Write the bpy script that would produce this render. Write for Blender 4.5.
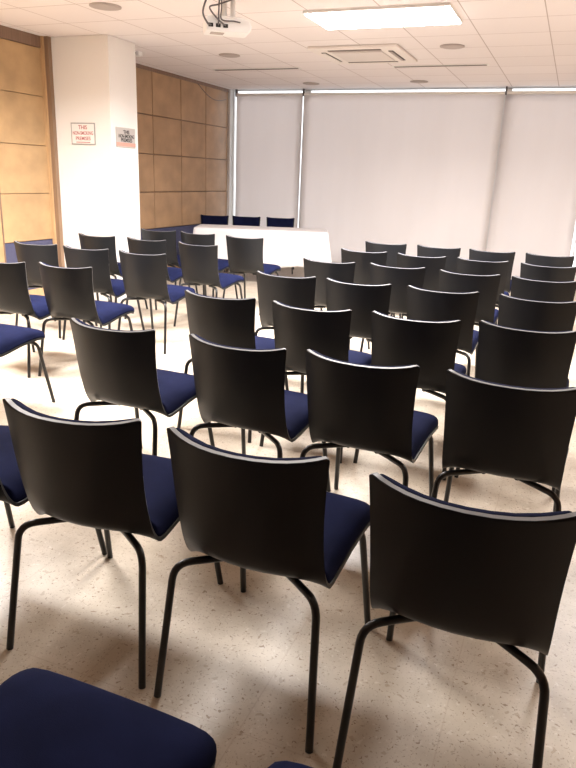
import bpy, bmesh, math, random
from mathutils import Vector, Matrix
random.seed(7)
for o in list(bpy.data.objects):
    bpy.data.objects.remove(o, do_unlink=True)
SC = bpy.context.scene
COL = SC.collection

# ------------------------------------------------------------------ camera
F, YAW, PITCH, ROLL, CAMH = 667.58, 0.38012, 0.30253, 0.03924, 1.426
cam = bpy.data.cameras.new('camera'); camo = bpy.data.objects.new('camera', cam); COL.objects.link(camo)
cam.sensor_fit = 'VERTICAL'; cam.sensor_height = 32.0; cam.lens = F / 768 * 32.0
cam.clip_start = 0.02; cam.clip_end = 200
cy, sy, cp, sp = math.cos(YAW), math.sin(YAW), math.cos(PITCH), math.sin(PITCH)
fwd = Vector((-sy * cp, cy * cp, -sp)); rt = Vector((cy, sy, 0)); up = rt.cross(fwd)
cr, sr = math.cos(ROLL), math.sin(ROLL)
r2 = cr * rt + sr * up; u2 = -sr * rt + cr * up
camo.matrix_world = Matrix(((r2.x, u2.x, -fwd.x, 0), (r2.y, u2.y, -fwd.y, 0), (r2.z, u2.z, -fwd.z, CAMH), (0, 0, 0, 1)))
SC.camera = camo

# ------------------------------------------------------------------ world + exposure
SC.view_settings.view_transform = 'Standard'; SC.view_settings.look = 'None'
SC.view_settings.gamma = 1.0; SC.view_settings.use_curve_mapping = False
SC.view_settings.exposure = 0.0
world = bpy.data.worlds.new('overcast_daylight'); SC.world = world; world.use_nodes = True
bg = world.node_tree.nodes['Background']; bg.inputs[0].default_value = (0.93, 0.96, 1.0, 1); bg.inputs[1].default_value = 2.6

# ceiling lamps: (x, y, watts) of the recessed louvre panels
LAMPS = [(-1.65, 5.91, 275), (-1.65, 3.60, 42), (-4.10, 3.40, 195), (0.75, 5.9, 95)]  # first is in view; others added unseen, two inferred from light and shadow
LAMP_COL = (1.0, 0.955, 0.925)
LAMP_SPREAD = math.radians(160)
LAMP_GLOW = 20.0

# ------------------------------------------------------------------ helpers
def link(o, parent=None):
    COL.objects.link(o)
    if parent: o.parent = parent
    return o
def empty(name, loc=(0, 0, 0), rz=0):
    o = bpy.data.objects.new(name, None); o.empty_display_size = .1
    o.location = loc; o.rotation_euler = (0, 0, rz); return link(o)
def tag(o, label=None, cat=None, group=None, kind=None):
    if label: o['label'] = label
    if cat: o['category'] = cat
    if group: o['group'] = group
    if kind: o['kind'] = kind
    return o
def obj(name, bm, mats, parent=None, smooth=False, recalc=True):
    if recalc: bmesh.ops.recalc_face_normals(bm, faces=bm.faces[:])
    me = bpy.data.meshes.new(name); bm.to_mesh(me); bm.free()
    for m in (mats if isinstance(mats, (list, tuple)) else [mats]): me.materials.append(m)
    if smooth:
        for p in me.polygons: p.use_smooth = True
    return link(bpy.data.objects.new(name, me), parent)
def box(bm, lo, hi, mi=0, bev=0.0, seg=2):
    vs = [bm.verts.new((x, y, z)) for x in (lo[0], hi[0]) for y in (lo[1], hi[1]) for z in (lo[2], hi[2])]
    fs = [bm.faces.new([vs[i] for i in q]) for q in ((0, 1, 3, 2), (4, 6, 7, 5), (0, 4, 5, 1), (2, 3, 7, 6), (0, 2, 6, 4), (1, 5, 7, 3))]
    for f in fs: f.material_index = mi
    if bev > 0:
        es = list({e for f in fs for e in f.edges})
        bmesh.ops.bevel(bm, geom=es, offset=bev, segments=seg, affect='EDGES', profile=.5)
def boxobj(name, lo, hi, m, parent=None, bev=0.0):
    bm = bmesh.new(); box(bm, lo, hi, 0, bev); return obj(name, bm, m, parent)
def fillet(pts, r, n=5):
    pts = [Vector(p) for p in pts]; out = [pts[0]]
    for i in range(1, len(pts) - 1):
        a, b, c = pts[i - 1], pts[i], pts[i + 1]
        d1 = (a - b); d2 = (c - b); l = min(r, d1.length * .48, d2.length * .48)
        p0 = b + d1.normalized() * l; p2 = b + d2.normalized() * l
        for k in range(n + 1):
            t = k / n; out.append(p0 * (1 - t) ** 2 + b * 2 * t * (1 - t) + p2 * t * t)
    out.append(pts[-1]); return out
def tube(bm, pts, r, n=10, mi=0):
    pts = [Vector(p) for p in pts]; rings = []
    t0 = (pts[1] - pts[0]).normalized()
    ref = Vector((0, 0, 1)) if abs(t0.z) < .9 else Vector((1, 0, 0))
    a = t0.cross(ref).normalized(); prev = t0
    for i, p in enumerate(pts):
        t = (pts[min(i + 1, len(pts) - 1)] - pts[max(i - 1, 0)]).normalized()
        q = prev.rotation_difference(t); a = (q @ a).normalized(); prev = t
        b = t.cross(a).normalized()
        rings.append([bm.verts.new(p + r * (math.cos(2 * math.pi * k / n) * a + math.sin(2 * math.pi * k / n) * b)) for k in range(n)])
    for i in range(len(rings) - 1):
        for k in range(n):
            f = bm.faces.new((rings[i][k], rings[i][(k + 1) % n], rings[i + 1][(k + 1) % n], rings[i + 1][k])); f.smooth = True; f.material_index = mi
    for rg in (rings[0], rings[-1]):
        f = bm.faces.new(rg); f.material_index = mi
        for e in f.edges: e.smooth = False
def disc(bm, c, r, z0, z1, n=28, mi=0):
    lo = [bm.verts.new((c[0] + r * math.cos(2 * math.pi * k / n), c[1] + r * math.sin(2 * math.pi * k / n), z0)) for k in range(n)]
    hi = [bm.verts.new((v.co.x, v.co.y, z1)) for v in lo]
    for k in range(n): bm.faces.new((lo[k], lo[(k + 1) % n], hi[(k + 1) % n], hi[k])).material_index = mi
    bm.faces.new(lo).material_index = mi; bm.faces.new(hi).material_index = mi

# ------------------------------------------------------------------ materials
def mat(name, col, rough=.5, spec=.5, metal=0.0, emit=None, estr=0.0, bump=None, var=None, sheen=0.0):
    m = bpy.data.materials.new(name); m.use_nodes = True; nt = m.node_tree; b = nt.nodes['Principled BSDF']
    b.inputs['Base Color'].default_value = (*col, 1); b.inputs['Roughness'].default_value = rough
    b.inputs['Specular IOR Level'].default_value = spec; b.inputs['Metallic'].default_value = metal
    if sheen: b.inputs['Sheen Weight'].default_value = sheen
    if emit: b.inputs['Emission Color'].default_value = (*emit, 1); b.inputs['Emission Strength'].default_value = estr
    tc = nt.nodes.new('ShaderNodeTexCoord')
    if var:   # (scale vector, amount)
        mp = nt.nodes.new('ShaderNodeMapping'); mp.inputs['Scale'].default_value = var[0]
        nz = nt.nodes.new('ShaderNodeTexNoise'); nz.inputs['Scale'].default_value = 1; nz.inputs['Detail'].default_value = 4
        rp = nt.nodes.new('ShaderNodeValToRGB'); a = var[1]
        rp.color_ramp.elements[0].position = .3; rp.color_ramp.elements[1].position = .7
        rp.color_ramp.elements[0].color = (*[c * (1 - a) for c in col], 1); rp.color_ramp.elements[1].color = (*[min(1, c * (1 + a)) for c in col], 1)
        nt.links.new(tc.outputs['Object'], mp.inputs[0]); nt.links.new(mp.outputs[0], nz.inputs['Vector'])
        nt.links.new(nz.outputs[0], rp.inputs[0]); nt.links.new(rp.outputs[0], b.inputs['Base Color'])
    if bump:  # (scale vector, strength)
        mp2 = nt.nodes.new('ShaderNodeMapping'); mp2.inputs['Scale'].default_value = bump[0]
        n2 = nt.nodes.new('ShaderNodeTexNoise'); n2.inputs['Scale'].default_value = 1; n2.inputs['Detail'].default_value = 3
        bp = nt.nodes.new('ShaderNodeBump'); bp.inputs['Strength'].default_value = bump[1]; bp.inputs['Distance'].default_value = .002
        nt.links.new(tc.outputs['Object'], mp2.inputs[0]); nt.links.new(mp2.outputs[0], n2.inputs['Vector'])
        nt.links.new(n2.outputs[0], bp.inputs['Height']); nt.links.new(bp.outputs[0], b.inputs['Normal'])
    return m

M = {}
M['shell'] = mat('charcoal_laminate', (.0110, .0116, .0135), .42, .27, bump=((60, 60, 60), .05))
M['rim'] = mat('grey_shell_edge', (.15, .15, .155), .45, .3)
M['navy'] = mat('navy_upholstery', (.0078, .0105, .038), .92, .06, bump=((500, 500, 500), .35), var=((9, 9, 9), .22))
M['tube'] = mat('black_enamel_tube', (.012, .012, .013), .3, .5)
M['plug'] = mat('black_rubber', (.015, .015, .015), .7, .3)
M['white_paint'] = mat('white_wall_paint', (.87, .85, .83), .6, .3, bump=((120, 120, 120), .05))
M['wood'] = mat('honey_wood_panel', (.475, .315, .165), .5, .35, var=((90, 4, 5), .13))
M['wood_far'] = mat('brown_wood_panel', (.42, .265, .15), .5, .35, var=((90, 4, 5), .13))
M['wood_trim'] = mat('dark_wood_trim', (.235, .15, .105), .45, .4, var=((8, 60, 3), .15))
M['wood_post'] = mat('pale_wood_post', (.56, .37, .20), .45, .4, var=((60, 60, 3), .12))
M['tan_post'] = mat('tan_wood_post', (.27, .175, .11), .45, .4, var=((60, 60, 3), .12))
M['ac_panel'] = mat('air_conditioner_plastic', (.84, .79, .76), .5, .3)
M['ac_grille'] = mat('air_conditioner_grille', (.74, .69, .67), .6, .3)
M['dado'] = mat('slate_blue_dado', (.075, .078, .145), .6, .3, var=((30, 30, 30), .08))
M['blind'] = mat('roller_blind_fabric', (.85, .795, .775), .85, .15, bump=((350, 350, 350), .12), var=((2, 1, .4), .03))
M['white_plastic'] = mat('white_plastic', (.92, .92, .92), .4, .4)
M['white_metal'] = mat('white_enamelled_aluminium', (.86, .85, .83), .35, .5)
M['grey_metal'] = mat('grey_anodised_frame', (.42, .40, .39), .35, .5)
M['dark_slot'] = mat('dark_vent_slot', (.10, .085, .085), .7, .2)
M['grille'] = mat('grey_perforated_grille', (.46, .40, .38), .6, .3)
M['cable'] = mat('grey_cable_sheath', (.14, .13, .14), .5, .3)
M['cloth'] = mat('white_tablecloth', (.62, .595, .60), .85, .2, bump=((250, 250, 250), .1))
M['table_top'] = mat('beech_laminate', (.55, .40, .25), .4, .4, var=((3, 40, 3), .1))
M['sign_paper'] = mat('white_sign_sheet', (.86, .83, .81), .4, .4)
M['sign_border'] = mat('grey_sign_border', (.36, .36, .35), .5, .3)
M['sign_red'] = mat('red_sign_ink', (.47, .17, .17), .6, .2)
M['sign_black'] = mat('black_sign_ink', (.03, .03, .03), .6, .2)
M['sign_metal'] = mat('brushed_metal_plaque', (.56, .53, .51), .42, .5, .25)
M['sign_band'] = mat('salmon_sign_band', (.62, .36, .30), .6, .2)
M['lamp'] = mat('lamp_diffuser', (.9, .9, .9), .5, .3, emit=(1, .96, .93), estr=LAMP_GLOW)
def glass():
    m = bpy.data.materials.new('window_glass'); m.use_nodes = True; nt = m.node_tree
    for n in list(nt.nodes): nt.nodes.remove(n)
    o = nt.nodes.new('ShaderNodeOutputMaterial'); t = nt.nodes.new('ShaderNodeBsdfTransparent'); g = nt.nodes.new('ShaderNodeBsdfGlossy')
    g.inputs['Roughness'].default_value = .02; mx = nt.nodes.new('ShaderNodeMixShader'); fr = nt.nodes.new('ShaderNodeFresnel')
    nt.links.new(fr.outputs[0], mx.inputs[0]); nt.links.new(t.outputs[0], mx.inputs[1]); nt.links.new(g.outputs[0], mx.inputs[2]); nt.links.new(mx.outputs[0], o.inputs[0])
    return m
M['glass'] = glass()

def N(nt, typ, **kw):
    n = nt.nodes.new(typ)
    for k, v in kw.items(): setattr(n, k, v)
    return n
def floor_mat():
    m = bpy.data.materials.new('beige_terrazzo_tiles'); m.use_nodes = True; nt = m.node_tree; b = nt.nodes['Principled BSDF']; L = nt.links.new
    tc = N(nt, 'ShaderNodeTexCoord')
    n1 = N(nt, 'ShaderNodeTexNoise'); n1.inputs['Scale'].default_value = 9; n1.inputs['Detail'].default_value = 6
    r1 = N(nt, 'ShaderNodeValToRGB'); r1.color_ramp.elements[0].position = .32; r1.color_ramp.elements[1].position = .68
    r1.color_ramp.elements[0].color = (.53, .455, .36, 1); r1.color_ramp.elements[1].color = (.65, .57, .47, 1)
    L(tc.outputs['Object'], n1.inputs['Vector']); L(n1.outputs[0], r1.inputs[0])
    col = r1.outputs[0]
    # stone chips: two sizes of specks
    for sc, lo_t, c, am in ((75, .665, (.25, .165, .10, 1), .8), (34, .675, (.36, .265, .175, 1), .55), (52, .665, (.74, .68, .60, 1), .5), (150, .64, (.33, .24, .16, 1), .7)):
        nz = N(nt, 'ShaderNodeTexNoise'); nz.inputs['Scale'].default_value = sc; nz.inputs['Detail'].default_value = 1.5; nz.inputs['Distortion'].default_value = .6
        mo = N(nt, 'ShaderNodeMapping'); mo.inputs['Location'].default_value = (sc * .37, sc * 1.3, sc); L(tc.outputs['Object'], mo.inputs[0]); L(mo.outputs[0], nz.inputs['Vector'])
        rp = N(nt, 'ShaderNodeMapRange'); rp.inputs['From Min'].default_value = lo_t; rp.inputs['From Max'].default_value = lo_t + .03; rp.inputs['To Max'].default_value = am; L(nz.outputs[0], rp.inputs['Value'])
        mx = N(nt, 'ShaderNodeMixRGB'); mx.inputs[2].default_value = c; L(rp.outputs[0], mx.inputs[0]); L(col, mx.inputs[1]); col = mx.outputs[0]
    # tile joints
    br = N(nt, 'ShaderNodeTexBrick', offset=0.0); br.inputs['Scale'].default_value = 1.0; br.inputs['Brick Width'].default_value = .5; br.inputs['Row Height'].default_value = .5
    br.inputs['Mortar Size'].default_value = .0022; br.inputs['Mortar Smooth'].default_value = .3
    mp = N(nt, 'ShaderNodeMapping'); mp.inputs['Location'].default_value = (.12, .21, 0)
    L(tc.outputs['Object'], mp.inputs[0]); L(mp.outputs[0], br.inputs['Vector'])
    m2 = N(nt, 'ShaderNodeMixRGB'); m2.inputs[2].default_value = (.47, .37, .28, 1)
    f2 = N(nt, 'ShaderNodeMath', operation='MULTIPLY'); f2.inputs[1].default_value = .45; L(br.outputs['Fac'], f2.inputs[0])
    L(f2.outputs[0], m2.inputs[0]); L(col, m2.inputs[1]); L(m2.outputs[0], b.inputs['Base Color'])
    b.inputs['Roughness'].default_value = .34; b.inputs['Specular IOR Level'].default_value = .4
    return m
def ceiling_mat():
    m = bpy.data.materials.new('mineral_ceiling_tiles'); m.use_nodes = True; nt = m.node_tree; b = nt.nodes['Principled BSDF']; L = nt.links.new
    tc = N(nt, 'ShaderNodeTexCoord'); mp = N(nt, 'ShaderNodeMapping'); mp.inputs['Location'].default_value = (.40, -.20, 0)
    br = N(nt, 'ShaderNodeTexBrick', offset=0.0); br.inputs['Scale'].default_value = 1.0
    br.inputs['Brick Width'].default_value = .6; br.inputs['Row Height'].default_value = .6
    br.inputs['Mortar Size'].default_value = .006; br.inputs['Mortar Smooth'].default_value = .6; br.inputs['Bias'].default_value = 0
    br.inputs['Color1'].default_value = (.835, .785, .79, 1); br.inputs['Color2'].default_value = (.865, .815, .82, 1); br.inputs['Mortar'].default_value = (.50, .425, .41, 1)
    L(tc.outputs['Object'], mp.inputs[0]); L(mp.outputs[0], br.inputs['Vector']); L(br.outputs[0], b.inputs['Base Color'])
    nz = N(nt, 'ShaderNodeTexNoise'); nz.inputs['Scale'].default_value = 140; bp = N(nt, 'ShaderNodeBump'); bp.inputs['Strength'].default_value = .12; bp.inputs['Distance'].default_value = .002
    L(tc.outputs['Object'], nz.inputs['Vector']); L(nz.outputs[0], bp.inputs['Height']); L(bp.outputs[0], b.inputs['Normal'])
    b.inputs['Roughness'].default_value = .8; b.inputs['Specular IOR Level'].default_value = .2
    return m
M['floor'] = floor_mat(); M['ceiling'] = ceiling_mat()

# ------------------------------------------------------------------ room shell
XL, XR, YF, YB, ZC = -5.33, 2.6, -1.6, 10.28, 2.70
def struct(name, lo, hi, m, parent=None):
    o = boxobj(name, lo, hi, m, parent)
    if parent is None: tag(o, kind='structure')
    return o
struct('floor', (XL - .2, YF - .2, -.12), (XR + .2, YB + .35, 0), M['floor'])
struct('ceiling', (XL - .2, YF - .2, ZC), (XR + .2, YB + .35, ZC + .12), M['ceiling'])
wl = struct('wall_left', (XL - .2, YF - .2, 0), (XL - .03, YB + .35, ZC), M['wood_trim'])
struct('wall_right', (XR, YF - .2, 0), (XR + .15, YB + .35, ZC), M['wood_far'])
struct('wall_front', (XL - .03, YF - .15, 0), (XR, YF, ZC), M['wood_trim'])
# back wall: floor to ceiling window opening behind the blinds
bm = bmesh.new()
box(bm, (XL - .03, YB + .02, 0), (XL + .03, YB + .35, ZC)); box(bm, (2.35, YB + .02, 0), (XR, YB + .35, ZC))
box(bm, (XL + .03, YB + .02, 0), (2.35, YB + .35, .10)); box(bm, (XL + .03, YB + .08, 2.695), (2.35, YB + .35, ZC))
tag(obj('wall_back', bm, M['white_paint']), kind='structure')

# wood panelling of the left wall, module 0.72 x 0.49
def panel_bay(y0, y1, m, zs, gap=.0026, depth=0.0):
    bm = bmesh.new()
    for a, b_ in zip(zs[:-1], zs[1:]):
        box(bm, (XL - .035, y0 + gap, a + gap), (XL + depth, y1 - gap, b_ - gap), 0, .003, 1)
    return obj('wood_panel', bm, m, wl)
ZS = (.65, 1.14, 1.63, 2.12, 2.59); ZF = (.65, 1.14, 1.63, 2.12, 2.66)
for y0 in (-1.55, -.83, -.11, .61, 1.33, 2.05, 2.77, 3.49): panel_bay(y0, y0 + .72, M['wood'], ZS)
bm = bmesh.new(); box(bm, (XL - .035, 4.216, .02), (XL, 5.33, 2.59)); obj('wood_panel', bm, M['wood'], wl)
panel_bay(5.345, 6.075, M['wood'], ZS)
for y0 in (6.68, 7.40, 8.12, 8.84, 9.56): panel_bay(y0, min(y0 + .72, YB), M['wood_far'], ZF, .0055)
for a, b_ in ((YF, 4.21), (5.35, 6.075), (6.6, YB)):
    boxobj('dado_panel', (XL - .035, a, .13), (XL - .004, b_, .645), M['dado'], wl)
    boxobj('baseboard_strip', (XL - .035, a, 0), (XL + .004, b_, .13), M['wood_post'], wl)
boxobj('cornice_strip', (XL - .035, YF, 2.59), (XL + .012, 6.075, ZC), M['wood_trim'], wl)
boxobj('cornice_strip', (XL - .035, 6.6, 2.655), (XL + .006, YB, ZC), M['wood_trim'], wl)
bm = bmesh.new(); box(bm, (XL - .035, 5.332, 0), (XL + .006, 5.345, 2.59)); obj('joint_strip', bm, M['wood_trim'], wl)
# post between panelling and pillar
p1 = struct('trim_1', (XL - .035, 6.075, 0), (XL + .09, 6.125, ZC), M['tan_post'])
boxobj('pale_edge', (XL, 6.055, 0), (XL + .04, 6.075, ZC), M['wood_post'], p1)
# thin cable drooping along the far panelling under the ceiling
bm = bmesh.new()
tube(bm, [(XL + .012, 9.30 + t * .90, 2.66 - .10 * math.sin(math.pi * t) - .12 * t) for t in [i / 14 for i in range(15)]], .004, 6)
tag(obj('wall_cable', bm, M['cable']), 'thin dark cable drooping along the top of the far brown wood panelling', 'cable')

# pillar
bm = bmesh.new(); box(bm, (XL - .03, 6.125, 0), (-4.53, 6.60, ZC), 0, .006, 2)
tag(obj('wall_pillar', bm, M['white_paint']), kind='structure')

# ------------------------------------------------------------------ window and blinds
bm = bmesh.new()
for xa, xb in ((XL + .03, XL + .05), (-4.06, -3.97), (-1.09, -1.0), (.105, .125), (2.3, 2.35)):
    box(bm, (xa, YB + .12, .10), (xb, YB + .18, 2.69))
box(bm, (XL + .03, YB + .12, .10), (2.35, YB + .18, .15)); box(bm, (XL + .03, YB + .12, 2.685), (2.35, YB + .18, 2.69))
win = tag(obj('window_1', bm, M['white_metal']), kind='structure')
boxobj('glass_pane', (XL + .03, YB + .145, .12), (2.35, YB + .155, 2.69), M['glass'], win)

BL = [(-5.165, -4.038, 0.0, 'left white roller blind beside the wood panelling, narrowest of them'),
      (-4.025, -1.075, .0, 'wide middle white roller blind behind the draped table'),
      (-1.06, .075, .014, 'right white roller blind behind the rightmost rows of chairs'),
      (.165, 2.335, .0, 'unseen white roller blind added past the bright gap at the right of the picture'),  # out of view, added to keep daylight off the right side
      ]
for xa, xb, dy, lab in BL:
    t = empty('roller_blind', ((xa + xb) / 2, YB - .02 - dy, 0)); w = (xb - xa) / 2
    tag(t, lab, 'blind', 'white roller blinds on the window wall')
    bm = bmesh.new(); nx, nz = max(6, int(w * 18)), 24; grid = []
    ph = random.random() * 6
    for i in range(nx + 1):
        col = []
        for j in range(nz + 1):
            x = -w + 2 * w * i / nx; z = .06 + (2.60 - .06) * j / nz
            y = .0035 * math.sin(x * 2.3 + ph) * (1 - j / nz) + .002 * math.sin(x * 5.1 + 2 * ph)
            col.append(bm.verts.new((x, y, z)))
        grid.append(col)
    for i in range(nx):
        for j in range(nz): bm.faces.new((grid[i][j], grid[i + 1][j], grid[i + 1][j + 1], grid[i][j + 1]))
    g = bm.faces[:]; r = bmesh.ops.solidify(bm, geom=g, thickness=.0012)
    fb = obj('blind_fabric', bm, M['blind'], t, smooth=True)
    boxobj('head_rail', (-w, -.03, 2.595), (w, .012, 2.632), M['white_metal'], t, .006)
    boxobj('bottom_bar', (-w, -.008, .04), (w, .008, .065), M['white_metal'], t, .003)
    boxobj('end_bracket', (-w - .008, -.035, 2.585), (-w + .012, .015, 2.69), M['dark_slot'], t)

# ------------------------------------------------------------------ ceiling fittings
for i, (x, y, wt) in enumerate(LAMPS):
    if i == 0: lab = 'bright recessed louvre light panel in the ceiling before the air conditioner'
    else: lab = 'unseen louvre light panel added in the ceiling out of the picture'
    t = empty('ceiling_light', (x, y, ZC)); tag(t, lab, 'light', 'recessed ceiling light panels')
    bm = bmesh.new()
    for a, b_ in (((-.59, -.30), (.59, -.288)), ((-.59, .288), (.59, .30)), ((-.59, -.288), (-.578, .288)), ((.578, -.288), (.59, .288))):
        box(bm, (a[0], a[1], -.022), (b_[0], b_[1], -.0005))
    obj('frame', bm, M['white_metal'], t)
    boxobj('diffuser', (-.578, -.288, -.030), (.578, .288, -.001), M['lamp'], t)
    ld = bpy.data.lights.new('panel_light', 'AREA'); ld.shape = 'RECTANGLE'; ld.size = 1.14; ld.size_y = .56
    ld.energy = wt; ld.color = LAMP_COL; ld.spread = LAMP_SPREAD
    lo = bpy.data.objects.new('panel_light', ld); link(lo, t); lo.location = (0, 0, -.033)

def speaker(x, y, r, lab):
    t = empty('ceiling_speaker', (x, y, ZC)); tag(t, lab, 'speaker', 'round flush ceiling speakers')
    bm = bmesh.new(); disc(bm, (0, 0), r, -.008, -.0005); obj('rim', bm, M['grille'], t)
    bm = bmesh.new(); disc(bm, (0, 0), r * .86, -.012, -.008); obj('speaker_grille', bm, M['grille'], t)
speaker(-3.79, 5.11, .13, 'round flush grille in the ceiling nearest the white pillar, top left')
speaker(-3.83, 7.41, .12, 'round flush grille in the ceiling between projector and far wood panelling')
speaker(-1.32, 7.30, .12, 'round flush grille in the ceiling right of the air conditioner')
speaker(-3.72, 9.75, .12, 'round flush grille in the ceiling close to the blinds, left of the pair there')
speaker(-2.15, 9.70, .12, 'round flush grille in the ceiling close to the blinds, right of the pair there')

def slot_diffuser(x0, x1, y, lab):
    t = empty('slot_diffuser', ((x0 + x1) / 2, y, ZC)); tag(t, lab, 'air vent', 'long slot air diffusers'); w = (x1 - x0) / 2
    bm = bmesh.new(); box(bm, (-w, -.055, -.006), (w, .055, -.0005), 0, .002, 1); obj('frame', bm, M['white_metal'], t)
    boxobj('slot', (-w + .02, -.03, -.009), (w - .02, -.002, -.006), M['dark_slot'], t)
    boxobj('slot', (-w + .02, .014, -.009), (w - .02, .030, -.006), M['grille'], t)
slot_diffuser(-4.56, -3.36, 8.40, 'long slot air vent in the ceiling left, towards the wood panelling')
slot_diffuser(-2.20, -1.10, 8.45, 'long slot air vent in the ceiling right, just beyond the air conditioner')

# cassette air conditioner
t = empty('air_conditioner', (-2.29, 7.55, ZC)); tag(t, 'square ceiling cassette air conditioner with white panel beyond the bright light', 'air conditioner')
bm = bmesh.new(); box(bm, (-.475, -.475, -.03), (.475, .475, -.0005), 0, .012, 2); obj('panel', bm, M['ac_panel'], t)
bm = bmesh.new(); box(bm, (-.27, -.27, -.038), (.27, .27, -.03), 0, .006, 2); obj('intake_grille', bm, M['ac_grille'], t)
for q in range(4):
    a = q * math.pi / 2
    bm = bmesh.new(); box(bm, (-.28, .335, -.034), (.28, .385, -.0295)); bm.transform(Matrix.Rotation(a, 4, 'Z')); obj('air_outlet', bm, M['dark_slot'], t)
    bm = bmesh.new(); box(bm, (-.27, .345, -.040), (.27, .372, -.034)); bm.transform(Matrix.Rotation(a, 4, 'Z')); obj('louvre_flap', bm, M['ac_panel'] if q in (0, 1) else M['grille'], t)

# small sensor by the pillar
t = empty('ceiling_sensor', (-4.80, 7.02, ZC)); tag(t, 'small white sensor box under the ceiling behind the pillar', 'sensor')
bm = bmesh.new(); box(bm, (-.05, -.04, -.05), (.05, .04, -.0005), 0, .008, 2); obj('housing', bm, M['white_plastic'], t)
bm = bmesh.new(); box(bm, (-.012, -.047, -.036), (.012, -.04, -.014)); obj('lens', bm, M['plug'], t)

# projector hanging from the ceiling
PX, PY, PZ = -2.62, 5.02, 2.482
t = empty('projector', (PX, PY, PZ), math.radians(36)); tag(t, 'white ceiling projector hanging on a double pole with looped cables', 'projector')
bm = bmesh.new()
prof = [(-.17, -.055), (-.17, .035), (-.15, .05), (.10, .05), (.155, .028), (.17, -.015), (.16, -.045), (.14, -.055)]
lo_ = [bm.verts.new((x, -.13, z)) for x, z in prof]; hi_ = [bm.verts.new((x, .07, z)) for x, z in prof]
for k in range(len(prof)): bm.faces.new((lo_[k], lo_[(k + 1) % len(prof)], hi_[(k + 1) % len(prof)], hi_[k]))
bm.faces.new(lo_); bm.faces.new(hi_)
bmesh.ops.bevel(bm, geom=bm.edges[:], offset=.010, segments=2, affect='EDGES', profile=.5)
body = obj('housing', bm, M['white_plastic'], t)
boxobj('underside_vent', (-.13, -.08, -.058), (-.03, .0, -.054), M['grille'], t)
bm = bmesh.new()
for k in range(3): box(bm, (-.155 + k * .055, -.1335, -.03), (-.12 + k * .055, -.1295, -.005))
obj('connector_panel', bm, M['plug'], t)
bm = bmesh.new(); tube(bm, [(.10, .066, 0), (.10, .10, 0)], .035, 18); obj('lens', bm, M['plug'], t)
bm = bmesh.new(); tube(bm, [(-.02, 0, .05), (-.02, 0, ZC - PZ - .001)], .020, 12); tube(bm, [(.045, 0, .05), (.045, 0, ZC - PZ - .001)], .020, 12); obj('mount_pole', bm, M['white_metal'], t)
bm = bmesh.new(); box(bm, (-.07, -.05, .05), (.09, .05, .062)); obj('mount_bracket', bm, M['white_metal'], t)
bm = bmesh.new(); box(bm, (-.10, -.09, ZC - PZ - .012), (.12, .09, ZC - PZ - .0005)); obj('ceiling_plate', bm, M['white_metal'], t)
def spl(pts, n=8):
    pts = [Vector(p) for p in pts]; P = [pts[0] * 2 - pts[1]] + pts + [pts[-1] * 2 - pts[-2]]; out = []
    for i in range(1, len(P) - 2):
        for k in range(n):
            u = k / n; a, b_, c, d = P[i - 1:i + 3]
            out.append(.5 * ((2 * b_) + (c - a) * u + (2 * a - 5 * b_ + 4 * c - d) * u * u + (3 * b_ - a - 3 * c + d) * u ** 3))
    out.append(pts[-1]); return out
ct = ZC - PZ - .001
for pts, r in (([(-.03, -.02, ct), (-.14, -.10, .19), (-.20, -.17, .06), (-.17, -.18, -.015), (-.137, -.133, -.018)], .007),
               ([(-.01, -.05, ct), (-.07, -.12, .16), (-.085, -.17, .03), (-.082, -.133, -.016)], .006),
               ([(.07, -.04, ct), (.03, -.11, .17), (-.08, -.14, .12), (-.15, -.16, .09), (-.10, -.18, .02), (-.03, -.133, -.016)], .006),
               ([(-.05, -.03, ct), (-.06, -.14, .10), (-.06, -.15, .02), (.03, -.15, .015), (.08, -.14, .012)], .005)):
    bm = bmesh.new(); tube(bm, spl(pts), r, 7); obj('cable', bm, M['cable'], t)

# ------------------------------------------------------------------ signs on the pillar
def letters(body, size, m, parent, loc, rot, name='lettering', wid=1.0):
    cu = bpy.data.curves.new(name, 'FONT'); cu.body = body; cu.size = size; cu.align_x = 'CENTER'; cu.align_y = 'CENTER'; cu.extrude = .0006; cu.offset = size * .018
    to = bpy.data.objects.new(name, cu); COL.objects.link(to)
    dg = bpy.context.evaluated_depsgraph_get(); dg.update()
    me = bpy.data.meshes.new_from_object(to.evaluated_get(dg)); bpy.data.objects.remove(to, do_unlink=True)
    me.materials.clear(); me.materials.append(m)
    o = bpy.data.objects.new(name, me); link(o, parent); o.location = loc; o.rotation_euler = rot; o.scale = (wid, 1, 1); return o
t = empty('wall_sign', (-4.885, 6.123, 1.765)); tag(t, 'white framed notice with red lettering on the front of the white pillar', 'sign')
bm = bmesh.new(); box(bm, (-.155, -.006, -.11), (.155, 0, .11)); obj('border', bm, M['sign_border'], t)
bm = bmesh.new(); box(bm, (-.143, -.008, -.098), (.143, -.005, .098)); obj('sheet', bm, M['sign_paper'], t)
RX = (math.pi / 2, 0, 0)
letters('THIS', .055, M['sign_red'], t, (0, -.0085, .062), RX); letters('NON-SMOKING', .05, M['sign_red'], t, (0, -.0085, .005), RX, wid=.74)
letters('PREMISES', .05, M['sign_red'], t, (0, -.0085, -.048), RX, wid=.95)
bm = bmesh.new(); box(bm, (-.09, -.0095, -.088), (.09, -.008, -.080)); obj('underline', bm, M['sign_red'], t)
t = empty('wall_sign', (-4.528, 6.365, 1.745)); tag(t, 'grey metal plaque with black lettering on the right side of the pillar', 'sign')
bm = bmesh.new(); box(bm, (0, -.17, -.10), (.007, .17, .10), 0, .002, 1); obj('plaque', bm, M['sign_metal'], t)
bm = bmesh.new(); box(bm, (.0065, -.17, -.088), (.0085, .17, -.05)); obj('band', bm, M['sign_band'], t)
RY = (math.pi / 2, 0, math.pi / 2)
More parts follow.
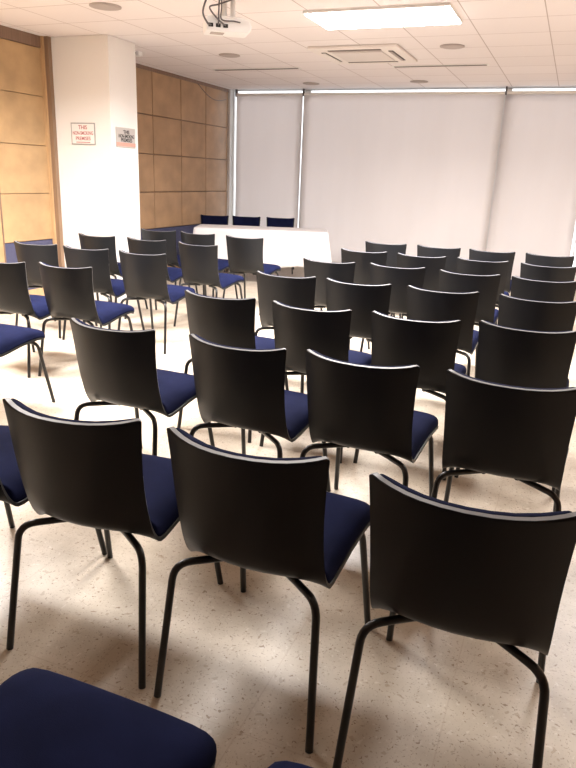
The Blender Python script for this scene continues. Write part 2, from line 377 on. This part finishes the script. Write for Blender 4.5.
letters('THIS', .052, M['sign_black'], t, (.0075, .01, .055), RY); letters('NON-SMOKING', .05, M['sign_black'], t, (.0075, .01, .013), RY, wid=.78)
letters('PREMISES', .05, M['sign_black'], t, (.0075, .01, -.026), RY, wid=1.0)

# ------------------------------------------------------------------ the chair
PR = [(-.066, .786), (-.059, .72), (-.047, .63), (-.031, .55), (-.015, .49), (.006, .449), (.042, .424), (.095, .415), (.18, .417), (.28, .424), (.37, .428), (.425, .426), (.473, .411)]
HW = [.222, .216, .211, .209, .209, .209, .209, .210, .213, .219, .226, .230, .227]
KK = [.068, .068, .066, .064, .063, .059, .048, .026, .008, 0, 0, 0, 0]
HORN = [.014, .005, 0, 0, 0, -.010, -.027, -.036, -.030, -.017, -.009, -.006, -.006]
def cr_sample(arr, s):
    n = len(arr) - 1; s = max(0, min(n - 1e-6, s)); i = int(s); u = s - i
    a, b_, c, d = arr[max(i - 1, 0)], arr[i], arr[i + 1], arr[min(i + 2, n)]
    f = lambda a, b_, c, d: .5 * (2 * b_ + (c - a) * u + (2 * a - 5 * b_ + 4 * c - d) * u * u + (3 * b_ - a - 3 * c + d) * u ** 3)
    return tuple(f(*q) for q in zip(a, b_, c, d)) if isinstance(a, tuple) else f(a, b_, c, d)
def shell_pt(u, s, off=0.0, hw=None):
    y, z = cr_sample(PR, s); y1, z1 = cr_sample(PR, s + .02); y0, z0 = cr_sample(PR, s - .02)
    ty, tz = y1 - y0, z1 - z0; l = math.hypot(ty, tz) or 1; ny, nz = -tz / l, ty / l       # inner normal (forward / up)
    w = cr_sample(HW, s) if hw is None else hw; k = cr_sample(KK, s)
    hz = cr_sample(HORN, s) * u ** 4
    d = k * u * u; slope = 2 * k * u / w                       # plan curvature of the back
    il = 1 / math.sqrt(1 + slope * slope)
    return Vector((u * w - off * slope * il * max(0, ny), y + d + ny * off * il, z + nz * off + hz))
def rounded(ss, ends, r=.022):
    return ss
SS = [0, .06, .14, .26, .5, 1, 1.5, 2, 2.5, 3, 3.5, 4, 4.4, 4.8, 5.2, 5.6, 6, 6.4, 6.8, 7.3, 8, 9, 10, 10.6, 11, 11.4, 11.7, 11.88, 12]
US = [-1, -.9, -.78, -.62, -.45, -.25, 0, .25, .45, .62, .78, .9, 1]
def corner_w(s, r0=.011, r1=.024):
    w = cr_sample(HW, s); arc0 = s * .08; arc1 = (12 - s) * .034
    if arc0 < r0: w -= (r0 - math.sqrt(max(0, r0 * r0 - (r0 - arc0) ** 2))) * .8
    if arc1 < r1: w -= (r1 - math.sqrt(max(0, r1 * r1 - (r1 - arc1) ** 2)))
    return w
TH = .013
def shell_mesh():
    bm = bmesh.new(); A, B = [], []
    for s in SS:
        hw = corner_w(s)
        A.append([bm.verts.new(shell_pt(u, s, 0, hw)) for u in US]); B.append([bm.verts.new(shell_pt(u, s, TH, hw)) for u in US])
    n, m = len(SS), len(US)
    def q(a, b_, c, d, mi=0):
        f = bm.faces.new((a, b_, c, d)); f.material_index = mi; f.smooth = True; return f
    for i in range(n - 1):
        for j in range(m - 1):
            q(A[i][j], A[i + 1][j], A[i + 1][j + 1], A[i][j + 1]); q(B[i][j], B[i][j + 1], B[i + 1][j + 1], B[i + 1][j])
    rim = []
    for i in range(n - 1): rim.append(q(A[i][0], B[i][0], B[i + 1][0], A[i + 1][0], 1)); rim.append(q(A[i][-1], A[i + 1][-1], B[i + 1][-1], B[i][-1], 1))
    for j in range(m - 1): rim.append(q(A[0][j], A[0][j + 1], B[0][j + 1], B[0][j], 1)); rim.append(q(A[-1][j], B[-1][j], B[-1][j + 1], A[-1][j + 1], 1))
    for f in rim:
        if f.calc_center_median().z < .53: f.material_index = 0
    rs = set(rim)
    for f in rim:
        for e in f.edges:
            if any(g not in rs for g in e.link_faces): e.smooth = False
    return bm
def pad_mesh(s0, s1, T, inset, ns, over=0.0, endr=.9):
    bm = bmesh.new(); A, B = [], []
    UU = [-1, -.985, -.95, -.88, -.75, -.5, -.25, 0, .25, .5, .75, .88, .95, .985, 1]
    for i in range(ns + 1):
        v = i / ns; v = .5 - .5 * math.cos(math.pi * v); s = s0 + (s1 - s0) * v
        hw = cr_sample(HW, s) - inset
        e = min(v, 1 - v); ev = (1 - (1 - min(1, e / .05)) ** 3) 
        cw = .965 + .035 * min(1, math.sqrt(min(1, e / .08)))
        ra, rb = [], []
        for u in UU:
            a = abs(u); eu = (max(0, 1 - a ** 14)) ** .5
            t = TH + .002 + T * (.22 + .78 * eu * (.25 + .75 * ev) + .06 * (1 - u * u))
            if a == 1 or e == 0: t = TH + T * .28
            ra.append(bm.verts.new(shell_pt(u * cw, s, TH + .0005, hw))); rb.append(bm.verts.new(shell_pt(u * cw, s, t, hw)))
        A.append(ra); B.append(rb)
    m = len(UU)
    def q(*vs):
        f = bm.faces.new(vs); f.smooth = True
    for i in range(ns):
        for j in range(m - 1):
            q(A[i][j], A[i + 1][j], A[i + 1][j + 1], A[i][j + 1]); q(B[i][j], B[i][j + 1], B[i + 1][j + 1], B[i + 1][j])
        q(A[i][0], B[i][0], B[i + 1][0], A[i + 1][0]); q(A[i][-1], A[i + 1][-1], B[i + 1][-1], B[i][-1])
    for j in range(m - 1): q(A[0][j], A[0][j + 1], B[0][j + 1], B[0][j]); q(A[-1][j], B[-1][j], B[-1][j + 1], A[-1][j + 1])
    return bm
def make_chair():
    t = empty('stacking_chair')
    obj('shell', shell_mesh(), [M['shell'], M['rim']], t)
    obj('back_cushion', pad_mesh(.02, 5.3, .022, .008, 20), M['navy'], t)
    obj('seat_cushion', pad_mesh(6.2, 11.93, .040, .003, 20), M['navy'], t)
    for sx in (-1, 1):
        bm = bmesh.new(); tube(bm, fillet([(sx * .06, .12, .4015), (sx * .110, .085, .4015), (sx * .208, .008, .4015), (sx * .231, -.055, 0)], .048, 6), .0107, 12); obj('leg', bm, M['tube'], t)
        bm = bmesh.new(); tube(bm, fillet([(sx * .06, .31, .405), (sx * .110, .345, .405), (sx * .205, .420, .405), (sx * .231, .500, 0)], .048, 6), .0107, 12); obj('leg', bm, M['tube'], t)
    bm = bmesh.new()
    for sx in (-1, 1): tube(bm, [(sx * .06, .11, .4015), (sx * .06, .32, .405)], .0115, 10)
    box(bm, (-.08, .14, .402), (.08, .165, .4155)); box(bm, (-.08, .27, .408), (.08, .295, .422))
    obj('under_frame', bm, M['tube'], t)
    return t
PROTO = make_chair(); USED = []
def copy_chair(src):
    c = src.copy(); COL.objects.link(c)
    for ch in src.children:
        d = ch.copy(); d.parent = c; COL.objects.link(d)
    return c
def chair(x, y, deg, label, group):
    o = PROTO if not USED else copy_chair(PROTO); USED.append(o)
    o.location = (x, y - .003, 0); o.rotation_euler = (0, 0, math.radians(deg)); tag(o, label, 'chair', group); return o

MAIN = {(0, 0): (-1.708, 1.356, 0), (1, 0): (-1.178, 1.361, 4.0), (2, 0): (-.655, 1.368, 0), (3, 0): (-.109, 1.337, .3),
 (0, 1): (-1.727, 2.283, -1.1), (1, 1): (-1.137, 2.28, -3.8), (2, 1): (-.635, 2.294, -2), (3, 1): (-.101, 2.29, -.1),
 (0, 2): (-1.696, 3.192, -1.6), (1, 2): (-1.155, 3.162, -2.2), (2, 2): (-.625, 3.194, .6), (3, 2): (-.11, 3.256, -.6),
 (0, 3): (-1.699, 4.132, -2), (1, 3): (-1.192, 4.118, -.9), (2, 3): (-.659, 4.142, .5), (3, 3): (-.103, 4.148, -.1),
 (0, 4): (-1.715, 5.062, -2), (1, 4): (-1.176, 5.108, -.4), (2, 4): (-.624, 5.064, 1.5), (3, 4): (-.107, 5.065, .1),
 (0, 5): (-1.705, 6.014, -.1), (1, 5): (-1.172, 6.001, 0), (2, 5): (-.646, 6.035, -.4), (3, 5): (-.11, 6.016, -.2),
 (0, 6): (-1.735, 6.931, 0), (1, 6): (-1.188, 6.94, -.1), (2, 6): (-.664, 6.936, -.1), (3, 6): (-.129, 6.95, -.2)}
COLN = ['at its aisle end', 'second from the aisle', 'third from the aisle', 'at its right end']
ROWN = ['nearest full row', 'second row from the front', 'third row from the front', 'middle row', 'third row from the blinds', 'second row from the blinds', 'farthest row']
GM = 'chairs of the right-hand block'
for (c, r), (x, y, a) in MAIN.items():
    if (c, r) == (0, 0): lab = 'chair cut by the left edge, navy seat showing beside the nearest full row'
    else: lab = 'black chair in the right block, %s, %s' % (ROWN[r], COLN[c])
    chair(x, y, a, lab, GM)
chair(-.668, .372, 0, 'chair at the bottom left corner, only its large navy seat showing', GM)
chair(-.122, .375, 0, 'chair at the bottom edge, only a tip of its navy seat showing', GM)
GL = 'chairs of the left-hand block'
LROW = {0: 'nearest row', 1: 'second row from the front', 2: 'third row from the front', 3: 'farthest row'}
LCOL = {0: 'at the aisle end', 1: 'in the middle', 2: 'at the wall end'}
chair(-3.085, 2.66, 0, 'chair cut by the left edge, navy seat corner showing before the left block', GL)
LEFT = [(0, 0, -3.09, 3.61, 1), (1, 0, -3.585, 3.54, 0), (0, 1, -3.12, 4.555, 1), (1, 1, -3.66, 4.54, 3), (2, 1, -4.185, 4.54, 4),
        (0, 2, -3.13, 5.46, -5), (1, 2, -3.72, 5.51, 0), (2, 2, -4.29, 5.50, 0), (0, 3, -3.12, 6.42, -1), (1, 3, -3.71, 6.47, -3), (2, 3, -4.20, 6.46, 3)]
for c, r, x, y, a in LEFT:
    chair(x, y, a, 'dark chair in the left block, %s, %s' % (LROW[r], LCOL[c]), GL)

# ------------------------------------------------------------------ speakers' table at the front, turned a little
TA = math.radians(21.5); TX, TY = -3.86, 8.49
TLn, TW, THH = 1.76, .60, .725
t = empty('folding_table', (TX, TY, 0), TA); tag(t, 'long table hidden under the white cloth, only its dark legs showing', 'table')
bm = bmesh.new(); box(bm, (-TLn / 2, -TW / 2, THH - .028), (TLn / 2, TW / 2, THH), 0, .004, 2); obj('tabletop', bm, M['table_top'], t)
for sx in (-1, 1):
    for sy_ in (-1, 1):
        bm = bmesh.new(); tube(bm, [(sx * (TLn / 2 - .10), sy_ * (TW / 2 - .07), THH - .028), (sx * (TLn / 2 - .09), sy_ * (TW / 2 - .05), 0)], .016, 12); obj('leg', bm, M['tube'], t)
bm = bmesh.new(); tube(bm, [(-TLn / 2 + .1, 0, THH - .06), (TLn / 2 - .1, 0, THH - .06)], .012, 8); obj('stretcher', bm, M['tube'], t)
# cloth
def cloth():
    bm = bmesh.new(); hx, hy = TLn / 2 + .006, TW / 2 + .006
    per = []; n1, n2 = 56, 22
    for i in range(n1): per.append((-hx + 2 * hx * i / n1, -hy))
    for i in range(n2): per.append((hx, -hy + 2 * hy * i / n2))
    for i in range(n1): per.append((hx - 2 * hx * i / n1, hy))
    for i in range(n2): per.append((-hx, hy - 2 * hy * i / n2))
    rings = []; zt = THH + .003; drop = .47
    for lv in range(15):
        ring = []
        for k, (x, y) in enumerate(per):
            cx_, cy_ = abs(x) / hx, abs(y) / hy
            onx = abs(abs(x) - hx) < 1e-6; ony = abs(abs(y) - hy) < 1e-6
            s = (x if ony else y + 7) ; 
            if lv == 0: ring.append(bm.verts.new((x * .985, y * .96, zt))); continue
            if lv == 1: ring.append(bm.verts.new((x, y, zt - .004))); continue
            d = (lv - 1) / 13; dz = drop * d
            near = max(0, 1 - min(hx - abs(x) + 0, 9) / .14) if ony else max(0, 1 - (hy - abs(y)) / .14)
            wv = .011 * math.sin(s * 17 + 1.3) + .008 * math.sin(s * 31 + .4)
            outw = .012 * d + wv * d * 1.3 + near ** 1.5 * .075 * d
            px = x + (math.copysign(outw, x) if onx else (math.copysign(near ** 1.5 * .075 * d, x)))
            py = y + (math.copysign(outw, y) if ony else (math.copysign(near ** 1.5 * .05 * d, y)))
            zz = zt - .006 - dz * (1 + .03 * math.sin(s * 9) * d) 
            ring.append(bm.verts.new((px, py, zz)))
        rings.append(ring)
    n = len(per)
    for a, b_ in zip(rings[:-1], rings[1:]):
        for k in range(n): bm.faces.new((a[k], a[(k + 1) % n], b_[(k + 1) % n], b_[k])).smooth = True
    bm.faces.new(rings[0])
    return bm
bm = cloth(); co = obj('tablecloth', bm, M['cloth']); co.location = (TX, TY, 0); co.rotation_euler = (0, 0, TA)
sm = co.modifiers.new('thick', 'SOLIDIFY'); sm.thickness = .0018; sm.offset = 1
tag(co, 'white cloth draped over the long table below the blinds', 'tablecloth')
# three chairs behind the table facing the room
for k, (x, y) in enumerate([(-5.09, 9.41), (-4.645, 9.62), (-4.155, 9.82)]):
    a = math.radians(180 + 20)
    chair(x, y, 200, ['navy chair facing the room behind the white table, next to the wood panelling', 'navy chair facing the room behind the white table, middle of the three',
                      'navy chair facing the room behind the white table, right of the three'][k], 'chairs behind the speakers table')
